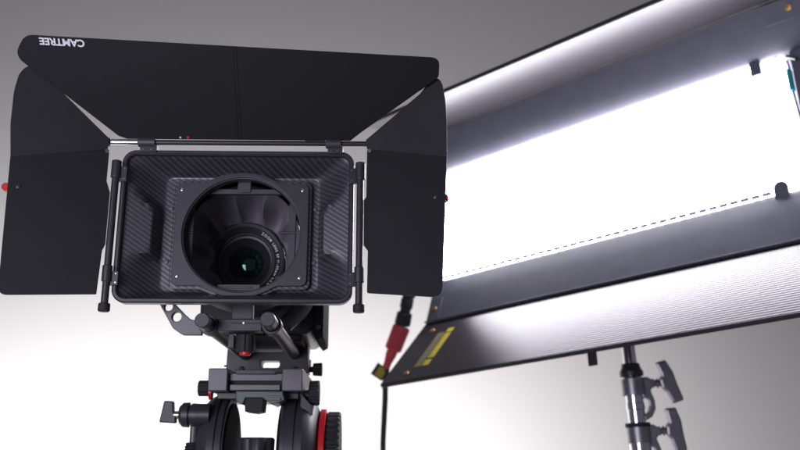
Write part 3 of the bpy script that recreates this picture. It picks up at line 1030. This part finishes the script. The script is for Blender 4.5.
    # yoke behind, down to the stand
    obj('yoke', MB().boxr(-0.055, 0.035, -0.130, -0.050, -0.092, -0.0765).boxr(-0.030, 0.010, -0.250, -0.120, -0.100, -0.0855), 'black', T, bevel=0.002)
    obj('power_inlet', MB().lathe([(0, 0.014), (0.014, 0.014), (0.016, 0.012)], (AL, -0.085, -0.045), (-1, -0.5, 0), 24), 'black', T)
    return T


build_panel()


# ================================================================== light stand
def build_stand():
    top = Vector((0.3828, 1.5047, 1.3801))
    ax = Vector((-0.0089, 0.0071, 0.1670)).normalized()
    base = top - ax * (top.z / ax.z)
    right = Vector((1, -0.08, 0))
    SM = frame(base, right - ax * right.dot(ax), (0, 1, 0))      # x right, y away, z along the pole
    s0 = (top - base).length                                       # pole length at photo height 350
    T = thing('light_stand', 'chrome light stand with two tee handled clamps below the panel', 'light stand', SM)
    obj('spigot', MB().lathe([(s0 - 0.06, 0.0108), (s0 + 0.115, 0.0108)], (0, 0, 0), (0, 0, 1), 32), 'chrome', T)
    s1 = s0 - 0.040
    s2 = s1 - 0.088
    obj('top_collar', MB().lathe([(s1 - 0.012, 0.0165), (s1 - 0.011, 0.0190), (s1 - 0.004, 0.0192), (s1 - 0.001, 0.0170), (s1 + 0.004, 0.0150), (s1 + 0.009, 0.0145), (s1 + 0.010, 0.0110)], (0, 0, 0), (0, 0, 1), 40), 'black', T)
    obj('upper_sleeve', MB().lathe([(s2 + 0.002, 0.0140), (s1 - 0.066, 0.0140), (s1 - 0.065, 0.0150), (s1 - 0.055, 0.0150), (s1 - 0.054, 0.0140), (s1 - 0.040, 0.0140), (s1 - 0.039, 0.0158), (s1 - 0.014, 0.0158), (s1 - 0.0125, 0.015)], (0, 0, 0), (0, 0, 1), 40), 'chrome', T)
    s2 = s1 - 0.088
    obj('rubber_band', MB().lathe([(s2 - 0.005, 0.0190), (s2 - 0.004, 0.0200), (s2 + 0.001, 0.0200), (s2 + 0.002, 0.0190)], (0, 0, 0), (0, 0, 1), 40), 'rubber', T)
    obj('lower_sleeve', MB().lathe([(0.55, 0.0160), (s2 - 0.060, 0.0160), (s2 - 0.059, 0.0172), (s2 - 0.026, 0.0172), (s2 - 0.025, 0.0182), (s2 - 0.0055, 0.0182)], (0, 0, 0), (0, 0, 1), 40), 'chrome', T)
    for sc, tilt in ((s1 - 0.024, 14), (s2 - 0.012, 4)):
        # cast clamp: lug round the tube, hooked rib below
        mb = MB()
        out = rpoly([(0.012, 0.010), (0.024, 0.010), (0.028, 0.0065), (0.035, 0.0060), (0.035, -0.0075), (0.029, -0.0080), (0.0265, -0.013), (0.031, -0.028), (0.031, -0.042), (0.024, -0.054), (0.012, -0.060), (0.010, -0.052), (0.018, -0.046), (0.0215, -0.036), (0.0205, -0.026), (0.012, -0.022)], 0.004)
        me = plate(out, [], 0.014, 0.002)
        cl = obj('clamp', at_xform(me, frame((0, 0, sc), (1, 0, 0), (0, 0, 1))), 'cast', T)
        obj('clamp_rib', MB().lathe([(-0.018, 0.0190), (0.0085, 0.0190)], (0, 0, sc), (0, 0, 1), 40, cap=False), 'cast', cl)
        obj('bolt', MB().cyl((0.033, 0, sc - 0.001), (0.048, 0, sc - 0.001), 0.0052, 20).cyl((0.0375, 0, sc - 0.001), (0.0405, 0, sc - 0.001), 0.0075, 20), 'cast', cl)
        # tee handle
        c = Vector((0.054, 0, sc - 0.001))
        pts = rpoly([(-0.010, 0.035), (0.008, 0.036), (0.0145, 0.014), (0.0155, -0.004), (0.019, -0.033), (0.000, -0.035), (-0.006, -0.014), (-0.011, -0.007), (-0.011, 0.007), (-0.006, 0.012)], 0.0045)
        me = plate(pts, [], 0.018, 0.004)
        me.transform(Matrix.Rotation(R(tilt - 5), 4, 'Z'))
        obj('tee_handle', at_xform(me, frame(c, (1, 0, 0), (0, 0, 1))), 'cast', T)
    obj('lower_tube', MB().lathe([(0.04, 0.019), (0.56, 0.019)], (0, 0, 0), (0, 0, 1), 32), 'chrome', T)
    for k in range(3):
        a = R(40 + 120 * k)
        d = Vector((math.cos(a), math.sin(a), 0))
        obj('leg', MB().sweep([d * 0.02 + Vector((0, 0, 0.50)), d * 0.22 + Vector((0, 0, 0.26)), d * 0.48 + Vector((0, 0, 0.014))], 0.0105, 14), 'chrome', T)


build_stand()


# ================================================================== power cable
def build_cable():
    T = thing('power_cable', 'black cable with red connector boot beside the light panel', 'cable', Matrix.Translation((-0.031, 1.745, 1.2)))
    iv = Matrix.Translation((0.031, -1.745, -1.2))
    inlet = PANEL @ Vector((AL - 0.012, -0.092, -0.045))
    a = Vector((0.0170, 1.672, 1.508))
    b = Vector((0.0039, 1.6932, 1.4494))
    c = Vector((-0.0156, 1.7063, 1.4003))
    d = Vector((-0.0254, 1.7144, 1.3701))
    ax = (b - a).normalized()
    obj('connector', MB().lathe([(-0.035, 0.010), (-0.012, 0.0115), (-0.010, 0.0135), (0.004, 0.0135), (0.006, 0.011), (0.012, 0.0125), (0.026, 0.0125), (0.029, 0.0105), (0.036, 0.0105), (0.038, 0.0150), (0.058, 0.0160), (0.0615, 0.0150)], a, ax, 32), 'black', T, matrix=iv)
    obj('connector_neck', MB().sweep([inlet, inlet + Vector((-0.010, 0.0, -0.012)), a - ax * 0.034], [0.010, 0.0105, 0.010], 20), 'black', T, matrix=iv)
    ax2 = (c - b).normalized()
    L = (c - b).length
    boot = obj('boot', MB().lathe([(0.001, 0.0150), (0.003, 0.0172), (L * 0.86, 0.0168), (L * 0.92, 0.0150), (L * 0.95, 0.0112), (L + 0.002, 0.0105), (L + 0.010, 0.0105), (L + 0.0105, 0.0090), (L + 0.018, 0.0090), (L + 0.0185, 0.0078), (L + 0.032, 0.0072), (L + 0.034, 0.006)], b, ax2, 36), 'redrub', T, matrix=iv)
    cp = [d, Vector((-0.0285, 1.718, 1.345)), Vector((-0.0290, 1.724, 1.312)), Vector((-0.0310, 1.732, 1.27)), Vector((-0.0330, 1.745, 1.2152)), Vector((-0.031, 1.75, 1.10)), Vector((-0.02, 1.76, 0.8)), Vector((0.0, 1.77, 0.4)), Vector((0.03, 1.75, 0.06)), Vector((0.08, 1.72, 0.006)), Vector((0.25, 1.70, 0.005))]
    # smooth the path
    fine = []
    for i in range(len(cp) - 1):
        p0, p1, p2, p3 = cp[max(i - 1, 0)], cp[i], cp[i + 1], cp[min(i + 2, len(cp) - 1)]
        for k in range(6):
            t = k / 6
            fine.append(0.5 * ((2 * p1) + (p2 - p0) * t + (2 * p0 - 5 * p1 + 4 * p2 - p3) * t * t + (3 * p1 - p0 - 3 * p2 + p3) * t ** 3))
    obj('wire', MB().sweep(fine, 0.0056, 12), 'cable', T, matrix=iv)
    # little yellow and black tag wrapped on the wire
    tg = frame(Vector((-0.0395, 1.712, 1.3625)), (0.83, 0, -0.55), (0.35, 0, 0.93))
    t_ = obj('tag', MB().box((0, 0, 0), (0.026, 0.026, 0.0014)), 'cable', T, matrix=iv @ tg, bevel=0.0004)
    obj('tag_print', MB().box((0.002, 0, 0.0009), (0.016, 0.020, 0.0005)), 'yellow', t_)


build_cable()
